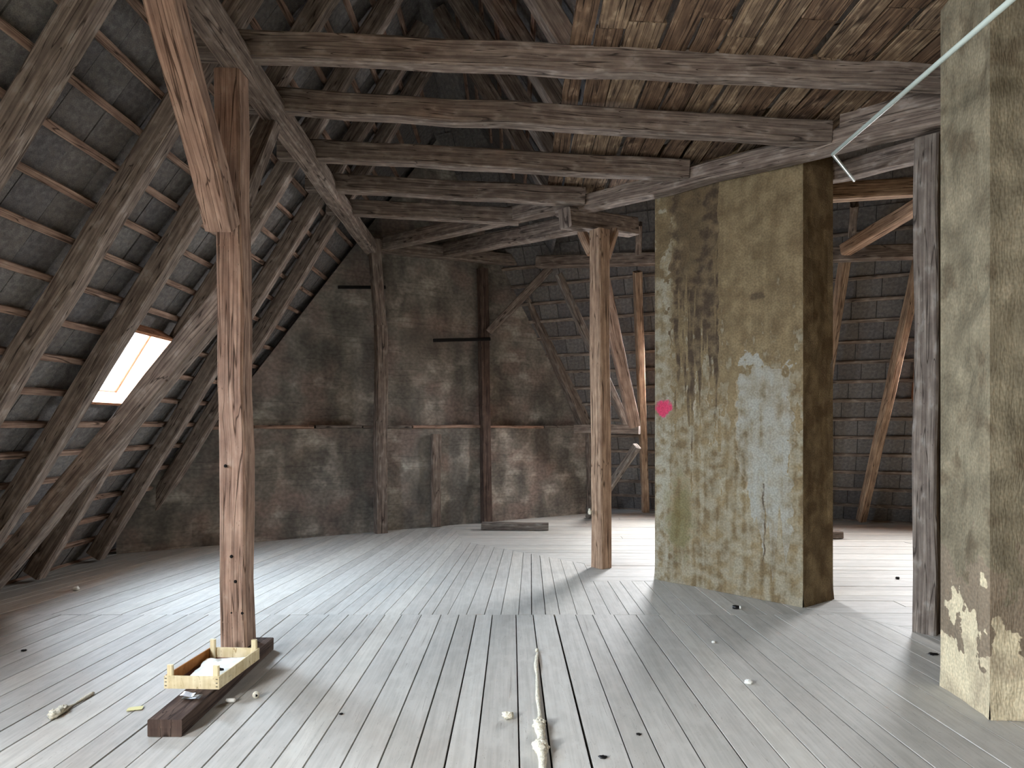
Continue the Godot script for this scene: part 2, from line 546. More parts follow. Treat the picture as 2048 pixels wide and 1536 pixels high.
# ------------------------------------------------------------------ floor
func build_floor() -> void:
	var floor_ := structure("floor")
	mesh_node("underlay", prism(PackedVector2Array([Vector2(-5.2, 3.2), Vector2(8.8, 3.2), Vector2(8.8, -13.0), Vector2(-5.2, -13.0)]), -0.24, -0.16), M.beam, floor_)
	# regions in (x, d)
	var seam_d := 5.145
	var front := PackedVector2Array([Vector2(-4.9, -3.0), Vector2(3.6, -3.0), Vector2(3.6, 4.1), Vector2(2.6, seam_d), Vector2(-4.9, seam_d)])
	var mid := PackedVector2Array([Vector2(-4.9, seam_d), Vector2(2.6, seam_d), Vector2(1.55, 6.25), Vector2(0.75, 6.25), Vector2(0.80, 7.03), Vector2(-0.646, 8.4), Vector2(-0.9, 9.9), Vector2(-4.9, 7.6)])
	var right := PackedVector2Array([Vector2(3.6, 4.1), Vector2(2.6, seam_d), Vector2(1.55, 6.25), Vector2(0.75, 6.25), Vector2(0.80, 7.03), Vector2(-0.646, 8.4), Vector2(-0.9, 9.9), Vector2(1.3, 12.3), Vector2(8.7, 9.6), Vector2(8.7, 3.6)])
	# front: seams as seen in the photograph near the middle, then on with the usual width
	var seams := []
	for px in [607.0, 655.0, 700.0, 743.0, 793.0, 843.0, 889.0, 933.0, 974.0, 1034.0, 1078.0, 1131.0, 1186.0, 1229.0]:
		seams.append((px - CENTRE_X) * 4.123 / FOCAL)
	while seams[0] > -4.8:
		seams.push_front(seams[0] - rng.randf_range(0.15, 0.185))
	while seams[-1] < 3.6:
		seams.append(seams[-1] + rng.randf_range(0.15, 0.185))
	var wide := {1131: 0.013}
	for i in seams.size() - 1:
		var g0 := 0.004
		var g1 := rng.randf_range(0.003, 0.006)
		if absf(seams[i] - (1131.0 - CENTRE_X) * 4.123 / FOCAL) < 0.01:
			g0 = 0.010
		var f := func(x: float, d: float) -> Vector2: return Vector2(x - 0.022 * x * (d - 4.123), d)
		var strip := PackedVector2Array([f.call(seams[i] + g0, -3.1), f.call(seams[i + 1] - g1, -3.1), f.call(seams[i + 1] - g1, 5.2), f.call(seams[i] + g0, 5.2)])
		add_planks(floor_, strip, front, Vector2(0, 1))
	# middle: narrower boards, a little askew
	seams = []
	for px in [649.6, 677.0, 707.7, 740.0, 769.0, 801.6, 837.5, 865.0, 895.6, 933.0, 969.0, 1001.6, 1037.0, 1063.0, 1091.0, 1119.5, 1154.0, 1189.5]:
		seams.append((px - CENTRE_X) * 5.17 / FOCAL)
	while seams[0] > -5.6:
		seams.push_front(seams[0] - rng.randf_range(0.12, 0.15))
	while seams[-1] < 2.8:
		seams.append(seams[-1] + rng.randf_range(0.12, 0.15))
	for i in seams.size() - 1:
		var g0 := rng.randf_range(0.002, 0.004)
		var g1 := rng.randf_range(0.002, 0.004)
		var f := func(x: float, d: float) -> Vector2: return Vector2(x + (d - 5.145) * (0.035 - 0.045 * x), d)
		var strip := PackedVector2Array([f.call(seams[i] + g0, 5.1), f.call(seams[i + 1] - g1, 5.1), f.call(seams[i + 1] - g1, 10.2), f.call(seams[i] + g0, 10.2)])
		add_planks(floor_, strip, mid, Vector2(0, 1))
	# the wing on the right: boards across the view
	var d0 := 3.4
	while d0 < 12.4:
		var wdt := rng.randf_range(0.14, 0.19)
		var cut := rng.randf_range(1.0, 6.0)
		for part in [[-1.2, cut - 0.003], [cut + 0.003, 8.8]]:
			var f := func(x: float, d: float) -> Vector2: return Vector2(x, d - 0.02 * x)
			var strip := PackedVector2Array([f.call(part[0], d0 + 0.004), f.call(part[1], d0 + 0.004), f.call(part[1], d0 + wdt - 0.003), f.call(part[0], d0 + wdt - 0.003)])
			add_planks(floor_, strip, right, Vector2(1, 0))
		d0 += wdt

func add_planks(parent: Node3D, strip: PackedVector2Array, region: PackedVector2Array, along: Vector2) -> void:
	for piece in Geometry2D.intersect_polygons(strip, region):
		if piece.size() < 3:
			continue
		var poly := PackedVector2Array()
		for p in piece:
			poly.append(Vector2(p.x, -p.y))
		var lift := rng.randf_range(-0.0025, 0.0005)
		var mesh := prism(poly, -0.028 + lift, lift, along, Vector2(rng.randf(), rng.randf()))
		mesh_node("plank", mesh, M.floor[rng.randi() % 5], parent)

# ------------------------------------------------------------------ walls
func wall_panel(called: String, a: Vector2, b: Vector2, h: float, mat: Material) -> void:
	# a, b in (x, d); thickness 0.15 m away from the room
	var n := (b - a).orthogonal().normalized() * 0.15
	var poly := PackedVector2Array([Vector2(a.x, -a.y), Vector2(b.x, -b.y), Vector2(b.x + n.x, -b.y - n.y), Vector2(a.x + n.x, -a.y - n.y)])
	var o := mesh_node(called, prism(poly, -0.02, h, Vector2(1, 0), Vector2.ZERO, Vector2(2, 2)), mat)
	o.set_meta("kind", "structure")

func build_walls() -> void:
	# the slanted back wall: a lower, thicker part with a coping, and the gable above
	var wall := structure("wall_back")
	var outline := [Vector2(-4.66, 0.0), Vector2(1.2, 0.0), Vector2(1.2, 1.5), Vector2(0.21, 3.6), Vector2(0.25, 4.3), Vector2(-0.93, 6.1)]
	var poly := PackedVector2Array(outline)
	var st := begin()
	var tri := Geometry2D.triangulate_polygon(poly)
	var place := func(p: Vector2, off: float) -> Vector3: return Vector3(p.x, p.y, -wall_d(p.x)) + Vector3(0.509, 0, 0.861) * off
	var uv := func(p: Vector2) -> Vector2: return Vector2((p.x + 4.7) / 5.95, 1.0 - p.y / 6.2)
	for i in range(0, tri.size(), 3):
		var q := [poly[tri[i]], poly[tri[i + 1]], poly[tri[i + 2]]]
		if (q[1] - q[0]).cross(q[2] - q[0]) > 0.0:
			q = [q[0], q[2], q[1]]
		for p in q:
			st.set_uv(uv.call(p))
			st.add_vertex(place.call(p, 0.0))
		for p in [q[0], q[2], q[1]]:
			st.set_uv(uv.call(p))
			st.add_vertex(place.call(p, -0.2))
	for i in poly.size():
		var a := poly[i]
		var b := poly[(i + 1) % poly.size()]
		quad(st, place.call(a, 0.0), place.call(a, -0.2), place.call(b, -0.2), place.call(b, 0.0), uv.call(a), uv.call(a), uv.call(b), uv.call(b))
	mesh_node("gable", finish(st), M.wall_back, wall)
	# lower part stands 12 cm proud
	st = begin()
	var foot: Vector3 = place.call(Vector2(-4.66, 0.0), 0.12)
	var end: Vector3 = place.call(Vector2(1.2, 0.0), 0.12)
	var top := Vector3(0, 1.455, 0)
	rough_face_uv(st, foot, end - foot, top, 60, 14, 0.03, 17, Vector2(0.0, 1.0), Vector2(0.985, -0.235))
	var back := Vector3(0.509, 0, 0.861) * -0.14
	quad(st, foot + top, end + top, end + top + back, foot + top + back, Vector2(0, 0.76), Vector2(1, 0.76), Vector2(1, 0.74), Vector2(0, 0.74))
	quad(st, end, end + back, end + back + top, end + top, Vector2(0.9, 1), Vector2(1, 1), Vector2(1, 0.76), Vector2(0.9, 0.76))
	mesh_node("lower_wall", finish(st), M.wall_back, wall)
	# coping pieces along the ledge
	var x := -4.3
	while x < 1.1:
		var l := rng.randf_range(0.45, 1.0)
		var x2 := minf(x + l, 1.18)
		var a: Vector3 = place.call(Vector2(x, 1.472), 0.065)
		var b: Vector3 = place.call(Vector2(x2 - 0.02, 1.472 + rng.randf_range(-0.008, 0.008)), 0.065)
		mesh_node("coping", timber_mesh(b - a, 0.17, 0.045, Vector3.UP, 0.008, 0.01), M.beam_grey if rng.randf() < 0.55 else M.post, wall, a)
		x = x2
	# the room beyond the frame
	wall_panel("wall_behind", Vector2(3.8, -3.0), Vector2(-5.0, -3.0), 6.4, M.plaster_dim)
	wall_panel("wall_right", Vector2(3.35, 3.7), Vector2(3.35, -3.1), 6.4, M.plaster_dim)
	wall_panel("wall_wing_front", Vector2(8.7, 4.2), Vector2(3.3, 3.7), 6.4, M.plaster_dim)
	wall_panel("wall_wing_end", Vector2(8.6, 10.0), Vector2(8.6, 4.1), 6.4, M.plaster_dim)

func rough_face_uv(st: SurfaceTool, a: Vector3, right: Vector3, up: Vector3, nx: int, ny: int, bump: float, seed_: int, uv0: Vector2, uv_size: Vector2) -> void:
	var n := right.cross(up).normalized()
	var noise := FastNoiseLite.new()
	noise.seed = seed_
	noise.frequency = 1.3
	var grid := []
	for j in ny + 1:
		var row := []
		for i in nx + 1:
			var s := float(i) / nx
			var t := float(j) / ny
			var p := a + right * s + up * t
			var edge := minf(minf(minf(s, 1.0 - s) * 20.0, (1.0 - t) * 5.0), 1.0)
			row.append(p + n * noise.get_noise_3d(p.x * 1.5, p.y * 1.5, p.z * 1.5) * bump * edge)
		grid.append(row)
	for j in ny:
		for i in nx:
			var f := func(ii: int, jj: int) -> Vector2: return uv0 + Vector2(float(ii) / nx * uv_size.x, float(jj) / ny * uv_size.y)
			quad(st, grid[j][i], grid[j][i + 1], grid[j + 1][i + 1], grid[j + 1][i], f.call(i, j), f.call(i + 1, j), f.call(i + 1, j + 1), f.call(i, j + 1))

# ------------------------------------------------------------------ roofs
# skylights in roof coordinates: along the eave, up the slope
var left_holes := [Rect2(5.45, 2.06, 0.72, 0.74), Rect2(-1.1, 2.0, 0.85, 1.1), Rect2(2.68, 2.06, 0.72, 0.74)]
var back_holes := [Rect2(1.72, 2.1, 0.75, 0.95), Rect2(5.15, 2.1, 0.75, 0.95)]

func left_frame() -> Array:      # origin, along, up the slope, inward
	var s := Vector3(1.0 / LEFT_TAN, 1.0, 0.0).normalized()
	return [Vector3(-4.78, 0, 0), Vector3(0, 0, -1), s, Vector3(s.y, -s.x, 0)]

func back_frame() -> Array:
	var a := Vector3(1.0, 0.0, 0.43).normalized()
	var s := Vector3(-a.z * 0.51, 1.0, a.x * 0.51).normalized()
	return [Vector3(1.2, 0, -11.95), a, s, a.cross(s).normalized()]

func right_frame() -> Array:
	var s := Vector3(-1.0 / LEFT_TAN, 1.0, 0.0).normalized()
	return [Vector3(0.50, 4.24, 0), Vector3(0, 0, -1), s, Vector3(-s.y, -s.x, 0)]

func hits(holes: Array, r: Rect2) -> bool:
	for q in holes:
		if (q as Rect2).grow(0.03).intersects(r):
			return true
	return false

func roof(called: String, fr: Array, a0: float, a1: float, s1: float, holes: Array, row: float, wide: float, shown: Array, mats: Array, batten_mat: Material, batten_at: Rect2, groove := 0.0) -> void:
	var o: Vector3 = fr[0]
	var ax: Vector3 = fr[1]
	var up: Vector3 = fr[2]
	var inn: Vector3 = fr[3]
	var node := structure(called, o)
	# outer layer without gaps except the skylights
	var cuts_a := [a0, a1]
	var cuts_s := [-0.1, s1]
	for q in holes:
		cuts_a.append_array([q.position.x, q.end.x])
		cuts_s.append_array([q.position.y, q.end.y])
	cuts_a.sort()
	cuts_s.sort()
	var st := begin()
	for i in cuts_a.size() - 1:
		for j in cuts_s.size() - 1:
			var c := Rect2(cuts_a[i], cuts_s[j], cuts_a[i + 1] - cuts_a[i], cuts_s[j + 1] - cuts_s[j])
			var open := false
			for q in holes:
				if (q as Rect2).has_point(c.get_center()):
					open = true
			if open or c.size.x < 0.001 or c.size.y < 0.001:
				continue
			box_into(st, ax * c.get_center().x + up * c.get_center().y - inn * 0.06, ax * c.size.x / 2, up * c.size.y / 2, inn * 0.02)
	mesh_node("outer_layer", finish(st), M.tile[0], node)
	# tiles: one mesh shared by all, tilted a little so that each row lips over the next
	var variants := []
	for k in 3:
		var ts := begin()
		var tilt := inn * 0.012
		box_into(ts, Vector3.ZERO, ax * (wide / 2 - 0.004), up * (row / 2 + 0.015 - groove) + tilt * (0.0 if groove > 0.0 else 1.0), inn * (0.009 + groove * 0.4), Vector2(k * 0.37, k * 0.21), 1.6)
		variants.append(finish(ts))
	var rest := begin()
	var n_rest := 0
	var rows := int(s1 / row)
	var shift := 0.0
	for j in rows:
		shift = rng.randf_range(0.0, wide)
		var a := a0 - shift
		while a < a1:
			var r := Rect2(a, j * row, wide, row)
			if a + wide > a0 and not hits(holes, Rect2(r.position + Vector2(0.03, 0.03), r.size - Vector2(0.06, 0.06))):
				var c := ax * (a + wide / 2) + up * (j * row + row / 2) - inn * rng.randf_range(0.018, 0.026)
				var single := false
				for q in shown:
					if (q as Rect2).has_point(r.get_center()):
						single = true
				if single:
					mesh_node("tile", variants[rng.randi() % 3], mats[rng.randi() % mats.size()], node, c)
				else:
					box_into(rest, c, ax * (wide / 2 - 0.004), up * (row / 2 + 0.015) + inn * 0.012, inn * 0.009, Vector2(a, j * row), 1.6)
					n_rest += 1
			a += wide
	if n_rest:
		var o2 := mesh_node("far_tiles", finish(rest), mats[0], node)
		o2.set_meta("kind", "stuff")
	# battens
	for j in rows + 1:
		var y := j * row
		if y < batten_at.position.y or y > batten_at.end.y:
			continue
		var spans := [[batten_at.position.x, batten_at.end.x]]
		for q in holes:
			if y > q.position.y - 0.03 and y < q.end.y + 0.03:
				var cut := []
				for sp in spans:
					if q.position.x > sp[0] and q.position.x < sp[1]:
						cut.append([sp[0], q.position.x])
						if q.end.x < sp[1]:
							cut.append([q.end.x, sp[1]])
					else:
						cut.append(sp)
				spans = cut
		for sp in spans:
			var p: Vector3 = ax * sp[0] + up * y + inn * (0.014 if groove == 0.0 else 0.004)
			mesh_node("batten", timber_mesh(ax * (sp[1] - sp[0]), 0.034, 0.05, up, 0.004, 0.004, 10), batten_mat, node, p)

func build_roofs() -> void:
	roof("roof_left", left_frame(), -3.1, 11.6, 7.15, left_holes, 0.297, 0.31, [Rect2(3.0, 0.0, 5.4, 4.6)], M.tile, M.batten, Rect2(2.4, -0.1, 6.9, 7.2))
	roof("roof_back", back_frame(), -3.4, 8.4, 7.4, back_holes, 0.297, 0.30, [Rect2(-1.2, 0.0, 2.9, 4.4), Rect2(2.6, 0.0, 2.3, 4.4)], M.tile, M.beam, Rect2(-1.4, -0.1, 7.4, 4.6), 0.02)
	roof("roof_right", right_frame(), -3.1, 11.6, 2.25, [], 0.297, 0.27, [], M.tile, M.batten, Rect2(3.0, 0.2, 6.2, 2.0))
	# flat lid over the loft above the planking
	var lid := mesh_node("roof_loft", prism(PackedVector2Array([Vector2(-1.4, 3.2), Vector2(8.8, 3.2), Vector2(8.8, -13.0), Vector2(-1.4, -13.0)]), 6.12, 6.2), M.tile[0])
	lid.set_meta("kind", "structure")

# ------------------------------------------------------------------ skylights
func skylight(number: int, fr: Array, q: Rect2, light: Array) -> void:
	var o: Vector3 = fr[0]
	var ax: Vector3 = fr[1]
	var up: Vector3 = fr[2]
	var inn: Vector3 = fr[3]
	var c := q.get_center()
	var centre := o + ax * c.x + up * c.y
	var node := structure("window_%d" % number, centre)
	var hx := q.size.x / 2
	var hy := q.size.y / 2
	var curb := begin()
	for e in [[ax * (hx - 0.012), up * hy, ax * 0.012, "jamb"], [ax * -(hx - 0.012), up * hy, ax * 0.012, "jamb"], [up * (hy - 0.012), ax * (hx - 0.024), up * 0.012, "head"], [up * -(hy - 0.012), ax * (hx - 0.024), up * 0.012, "sill"]]:
		var st := begin()
		var x: Vector3 = e[2]
		var y: Vector3 = e[1]
		var z := inn * 0.12
		if x.cross(y).dot(z) < 0:
			x = -x
		box_into(st, e[0] + inn * 0.025, x, y, z, Vector2(rng.randf(), rng.randf()), 1.0)
		mesh_node("window_" + e[3], finish(st), M.frame, node)
	var ps := begin()
	box_into(ps, -inn * 0.075, ax * hx, up * hy, inn * 0.002 * (1 if ax.cross(up).dot(inn) > 0 else -1))
	mesh_node("pane", finish(ps), M.glass, node)
	var l := AreaLight3D.new()
	l.name = "skylight_daylight_%d" % number
	l.area_size = Vector2(q.size.x - 0.05, q.size.y - 0.05)
	l.area_normalize_energy = true
	l.light_energy = light[0]
	l.light_color = light[1]
	l.shadow_enabled = true
	l.area_range = 30.0
	l.area_attenuation = 2.0
	var z := -inn
	var x := up.cross(z).normalized()
	l.transform = Transform3D(Basis(x, up, z), centre - inn * 0.065)
	add_child(l)

func build_skylights() -> void:
	skylight(1, left_frame(), left_holes[0], LIGHT_VISIBLE)
	skylight(2, left_frame(), left_holes[1], LIGHT_BEHIND)
	skylight(5, left_frame(), left_holes[2], LIGHT_SIDE)
	skylight(3, back_frame(), back_holes[0], LIGHT_WING_A)
	skylight(4, back_frame(), back_holes[1], LIGHT_WING_B)

# ------------------------------------------------------------------ planking over the tie beams
func beam_top(x: float) -> float:
	return 4.125 - 0.056 * (x + 1.9)

func build_ceiling() -> void:
	var node := structure("ceiling")
	var x := 0.36
	while x < 3.5:
		var w := rng.randf_range(0.15, 0.24)
		var far := 7.75 - x
		var cuts := [2.2, rng.randf_range(3.4, 4.4), far]
		if far - 4.5 > 1.6:
			cuts.insert(2, rng.randf_range(5.1, 5.3))
		for k in cuts.size() - 1:
			var xa := x + rng.randf_range(0.0, 0.012)
			var a := Vector3(xa + w / 2, beam_top(xa + w / 2) + 0.014, -cuts[k])
			var b := Vector3(xa + w / 2 + rng.randf_range(-0.02, 0.02), beam_top(xa + w / 2) + 0.014, -cuts[k + 1] + 0.01)
			var m := timber_mesh(b - a, w - rng.randf_range(0.0, 0.03), 0.026, Vector3(0.058, 1, 0), 0.006, 0.004, 6)
			mesh_node("plank", m, M.ceiling[rng.randi() % 3], node, a)
		x += w + rng.randf_range(0.002, 0.022)

# ------------------------------------------------------------------ masonry
func masonry(called: String, corners: Array, h: float, mats: Array, bump: float, flare: float, seed_: int) -> Node3D:
	# corners in (x, d), anticlockwise seen from above with x right and d up
	var am := ArrayMesh.new()
	var base := Vector3(corners[0].x, 0, -corners[0].y)
	var uvs := []
	var run := 0.0
	for i in corners.size():
		var wide: float = corners[i].distance_to(corners[(i + 1) % corners.size()])
		if mats[i] == M.chimney:
			uvs.append([Vector2.ZERO, Vector2.ONE])
		elif mats[i] == M.pier:
			uvs.append([Vector2(run / 1.35, 0), Vector2(wide / 1.35, 1)])
		else:
			uvs.append([Vector2(run, 0), Vector2(wide, h) / 1.6])
		run += wide
	for i in corners.size():
		var p: Vector2 = corners[i]
		var q: Vector2 = corners[(i + 1) % corners.size()]
		var st := begin()
		var a := Vector3(p.x, 0, -p.y) - base
		var r := Vector3(q.x - p.x, 0, -(q.y - p.y))
		rough_face(st, a, r, Vector3(0, h, 0), maxi(4, int(r.length() / 0.06)), 48, bump, seed_ + i, flare, uvs[i][0], uvs[i][1])
		st.generate_normals()
		st.commit(am)
		am.surface_set_material(i, mats[i])
	var o := mesh_node(called, am, null, null, base)
	return o

func build_chimney_and_pier() -> void:
	var p1 := Vector2(1.392, 6.33)
	var p2 := Vector2(2.394, 5.347)
	var p3 := Vector2(2.77, 5.61)
	var p4 := p1 + (p3 - p2)
	var c := masonry("chimney", [p1, p2, p3, p4], 4.2, [M.chimney, M.plaster, M.plaster, M.plaster], 0.03, 0.012, 5)
	tag(c, "broad plastered chimney stack with soot stains and a dab of pink paint", "chimney")
	var q1 := Vector2(2.463, 3.736)
	var q2 := Vector2(2.430, 3.305)
	var pier := masonry("masonry_pier", [q1, q2, Vector2(3.3, 3.27), Vector2(3.3, 3.74)], 4.4, [M.pier, M.pier, M.plaster, M.plaster], 0.04, 0.006, 55)
	tag(pier, "thick masonry pier with lime plaster flaking off near the floor", "pier")

# ------------------------------------------------------------------ the frame on the left
func left_plane_x(h: float) -> float:
	return -3.6 + (h - 1.5) / LEFT_TAN

func build_left_frame() -> void:
	var fr := left_frame()
	var out: Vector3 = -fr[3]
	var depth := 0.165
	for q in [[0.75, "rafter on the slope some way before the knee brace"], [1.68, "rafter one bay before the side skylight beside the crate"], [2.62, "rafter along the near edge of the side skylight beside the crate"], [3.573, "rough-sawn rafter close to the upper end of the knee brace"], [4.583, "rough-sawn rafter one bay before the bright skylight"], [5.40, "rough-sawn rafter along the brightly lit edge of the skylight"], [6.31, "rough-sawn rafter on the far side of skylight, crossed by strut"], [7.22, "rough-sawn rafter second from the sooty gable wall"], [7.89, "last rough-sawn rafter standing against the sooty gable wall"]]:
		var d: float = q[0]
		var w := 0.125
		var a: Vector3 = Vector3(left_plane_x(0.02), 0.02, -(d - w / 2)) + out * depth / 2
		var b: Vector3 = Vector3(left_plane_x(5.85), 5.85, -(d - w / 2)) + out * depth / 2
		timber("left_rafter", a, b, w, depth, M.rafter, q[1], "rafter", "rafters of the slope with the sunlit skylight", -out, 0.007)
	for d in [3.573, 4.583, 5.40, 6.31, 7.22]:
		var a := Vector3(0.40, 4.1, -(d - 0.08))
		var b := Vector3(-0.80, 4.1 + 1.2 * LEFT_TAN, -(d - 0.08))
		timber("upper_rafter", a, b, 0.17, 0.15, M.beam, "dark upper rafter landing on the edge of the ceiling planking", "rafter", "rafters above the ceiling planking", Vector3(1, 0.6, 0), 0.007)
	# purlin
	timber("purlin", Vector3(-1.73, 3.865, -2.3), Vector3(-1.96, 3.945, -9.2), 0.16, 0.17, M.beam, "long hewn purlin on the tall post, carrying the tie beams", "beam", "", Vector3.UP, 0.012)
	# tall post and its brace
	var post := thing("timber_post", Vector3(-1.765, 0.084, -4.20))
	tag(post, "tall weathered post with peg holes standing behind the fruit crate", "post")
	part_timber("shaft", post, Vector3(-1.765, 0.084, -4.20), Vector3(-1.84, 3.80, -4.26), 0.165, 0.165, M.post, Vector3(0, 0, 1), 0.008, 0.014)
	for q in [[463.0, 1113.0], [471.0, 1163.0], [464.0, 1225.0], [485.0, 1226.0], [451.0, 932.0]]:
		var pm := SphereMesh.new()
		pm.radius = 0.011
		pm.height = 0.022
		pm.radial_segments = 10
		pm.rings = 5
		var hole := mesh_node("peg_hole", pm, M.rust, post)
		hole.position = at(q[0], q[1], 4.128) - post.position
	timber("knee_brace", at(446, 455, 4.10), Vector3(-1.80, 3.88, -3.25), 0.15, 0.17, M.post, "split knee brace leaning from the tall post up to the purlin", "brace", "", Vector3(1, 0, 0), 0.012)
	timber("knee_brace", Vector3(-1.83, 3.0, -4.36), Vector3(-1.87, 3.86, -5.05), 0.12, 0.14, M.beam, "short brace between the back of the tall post and purlin", "brace", "", Vector3(1, 0, 0))
	# strut from the post down to the eave
	timber("roof_strut", Vector3(-4.33, 0.12, -5.30), Vector3(-1.92, 2.40, -4.45), 0.15, 0.18, M.beam, "heavy sloping strut running from the tall post down past the skylight", "strut", "", Vector3(1, 1, 0), 0.009)
	# sill under the post
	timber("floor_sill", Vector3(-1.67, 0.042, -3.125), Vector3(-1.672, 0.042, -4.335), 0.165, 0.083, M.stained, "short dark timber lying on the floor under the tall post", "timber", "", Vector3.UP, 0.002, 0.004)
	# tie beams: d, left bottom, right end x, right bottom
	for q in [[4.33, 3.935, 2.95, 3.73, "fifth"], [5.05, 3.93, 2.46, 3.67, "fourth"], [5.92, 3.91, 1.60, 3.73, "third"], [6.72, 3.91, 0.75, 3.77, "second"], [7.47, 3.91, 0.08, 3.81, "first"]]:
		var d: float = q[0]
		var a := Vector3(-2.12, q[1] + 0.085 + 0.012, -d)
		var b := Vector3(q[2], q[3] + 0.085, -d)
		timber("tie_beam", b, a, 0.125, 0.175, M.beam, "rough-hewn tie beam under the planking, %s from the sooty gable wall" % q[4], "beam", "tie beams under the planking", Vector3.UP, 0.009)

# ------------------------------------------------------------------ the diagonal frame with the slim post
func build_diagonal_frame() -> void:
	# slim post turned 45 degrees
	var foot := Vector3(0.945, 0.0, -6.86)
	timber("slim_post", foot, Vector3(0.925, 3.56, -6.88), 0.155, 0.165, M.post_warm, "slender square post standing free before the plastered chimney", "post", "", Vector3(1, 0, 1.35), 0.005)
	timber("diagonal_plate", Vector3(0.521, 3.83, -7.06), Vector3(3.062, 3.665, -4.518), 0.16, 0.16, M.beam, "long diagonal plate passing over the chimney to the pier", "beam", "", Vector3.UP, 0.010)
	timber("plate_board", Vector3(2.555, 3.865, -5.02), Vector3(3.09, 3.83, -4.485), 0.13, 0.18, M.beam, "short board packed on the plate between tie beam and pier", "board")
	timber("saddle_beam", at(1130, 436, 6.75), at(1266, 455, 7.5), 0.17, 0.20, M.beam, "short saddle timber lying on top of the slender post", "beam")
	timber("hip_beam", at(775, 486, 9.1), at(1140, 405, 6.95), 0.15, 0.17, M.beam, "upper of two beams slanting back from the slender post", "beam")
	timber("hip_beam", at(885, 503, 9.75), at(1183, 442, 6.98), 0.15, 0.19, M.beam, "lower of two beams slanting back from the slender post", "beam")
	timber("post_bracket", at(1212, 512, 6.92), at(1228, 462, 7.1), 0.09, 0.09, M.post_warm, "small bracket nailed to the head of the slender post, chimney side", "bracket")
	timber("post_bracket", at(1183, 506, 6.95), at(1163, 462, 7.1), 0.08, 0.09, M.post_warm, "small bracket nailed to the head of the slender post, wall side", "bracket")
	# door post beside the pier
	var dp := on_floor(1853, 1264)
	var door := thing("door_post", dp)
	tag(door, "tall split timber door post standing close to the masonry pier", "post")
	part_timber("shaft", door, dp, Vector3(dp.x + 0.0, 3.57, dp.z + 0.02), 0.135, 0.15, M.beam_grey, Vector3(1, 0, 1.0), 0.008, 0.012)
	part_timber("stop_lath", door, dp + Vector3(0.10, 0, 0.03), dp + Vector3(0.10, 3.56, 0.05), 0.05, 0.06, M.beam_grey, Vector3(1, 0, 1.0), 0.006)
	timber("header_beam", at(1640, 352, 5.9), at(1862, 296, 4.75), 0.12, 0.16, M.beam, "rough head beam bridging the gap between chimney and door post", "beam", "", Vector3.UP, 0.010)
	# infill between door post and pier
	var fill := mesh_node("wall_infill", prism(PackedVector2Array([Vector2(3.06, -4.62), Vector2(3.34, -4.5), Vector2(3.34, -3.7), Vector2(3.0, -3.7)]), 0.0, 4.2, Vector2(1, 0), Vector2.ZERO, Vector2(2, 2)), M.plaster)
	fill.set_meta("kind", "structure")

# ------------------------------------------------------------------ timbers of the back roof and the wing
func build_back_timbers() -> void:
	var purl := timber("back_purlin", at(1075, 524, 9.85), at(1900, 503, 7.75), 0.16, 0.17, M.beam, "level purlin across the far tiled slope, propped by slim rafters", "beam", "", Vector3.UP, 0.008)
	for q in [[1275.0, 543.0, 1291.0, 1024.0, "pale slim rafter between the slender post and the chimney"], [1690.0, 522.0, 1612.0, 1034.0, "pale slim rafter half hidden by the chimney in the doorway"], [1838.0, 522.0, 1722.0, 1040.0, "pale slim rafter crossing the doorway beside the door post"]]:
		var a := at(q[0], q[1], back_plane_d(q[0], q[1], 0.30))
		var b := at(q[2], q[3], back_plane_d(q[2], q[3], 0.30))
		timber("back_rafter", a, b, 0.11, 0.12, M.rafter_pale, q[4], "rafter", "pale rafters of the far slope", Vector3(0, 0.5, 1), 0.006)
	# upper ends of rafters above the purlin
	for q in [[1278.0, 448.0, 1276.0, 512.0, "short prop on the far purlin between slender post and chimney"], [1709.0, 408.0, 1704.0, 470.0, "short prop on the far purlin in the dark upper doorway"]]:
		var d := back_plane_d(q[2], q[3], 0.30)
		timber("rafter_stub", at(q[0], q[1], d - 0.45), at(q[2], q[3], d), 0.09, 0.10, M.beam, q[4], "strut", "props on the far purlin")
	timber("corner_strut", at(1116, 548, 9.3), at(1254, 852, 9.75), 0.10, 0.10, M.beam_grey, "thin strut leaning down behind the slender post", "strut")
	timber("corner_strut", at(1205, 560, 8.3), at(1268, 850, 9.3), 0.16, 0.15, M.post, "stout split strut leaning beside the slender post on low rail", "strut", "", Vector3(0, 0, 1), 0.010)
	timber("low_rail", at(1150, 858, 9.9), at(1279, 859, 9.5), 0.12, 0.13, M.beam, "low level rail at ledge height behind the slender post", "rail")
	timber("low_brace", on_floor(1178, 1036), at(1274, 892, 9.7), 0.10, 0.11, M.beam_grey, "low slanting brace rising from the floor to the low rail", "brace")
	# wing seen through the doorway
	timber("wing_beam", at(1600, 388, 6.5), at(1905, 372, 6.5), 0.14, 0.17, M.rafter_pale, "weathered collar beam seen high in the doorway", "beam", "", Vector3.UP, 0.010)
	timber("wing_brace", at(1690, 500, 7.95), at(1880, 384, 6.75), 0.15, 0.14, M.post_warm, "slanting brace rising across the dark upper doorway", "brace", "", Vector3.UP, 0.007)
	timber("floor_block", on_floor(1655, 1078) + Vector3(-0.35, 0.05, 0), on_floor(1682, 1077) + Vector3(0, 0.05, 0), 0.12, 0.095, M.beam, "squared block of wood on the bright floor behind the chimney", "timber")

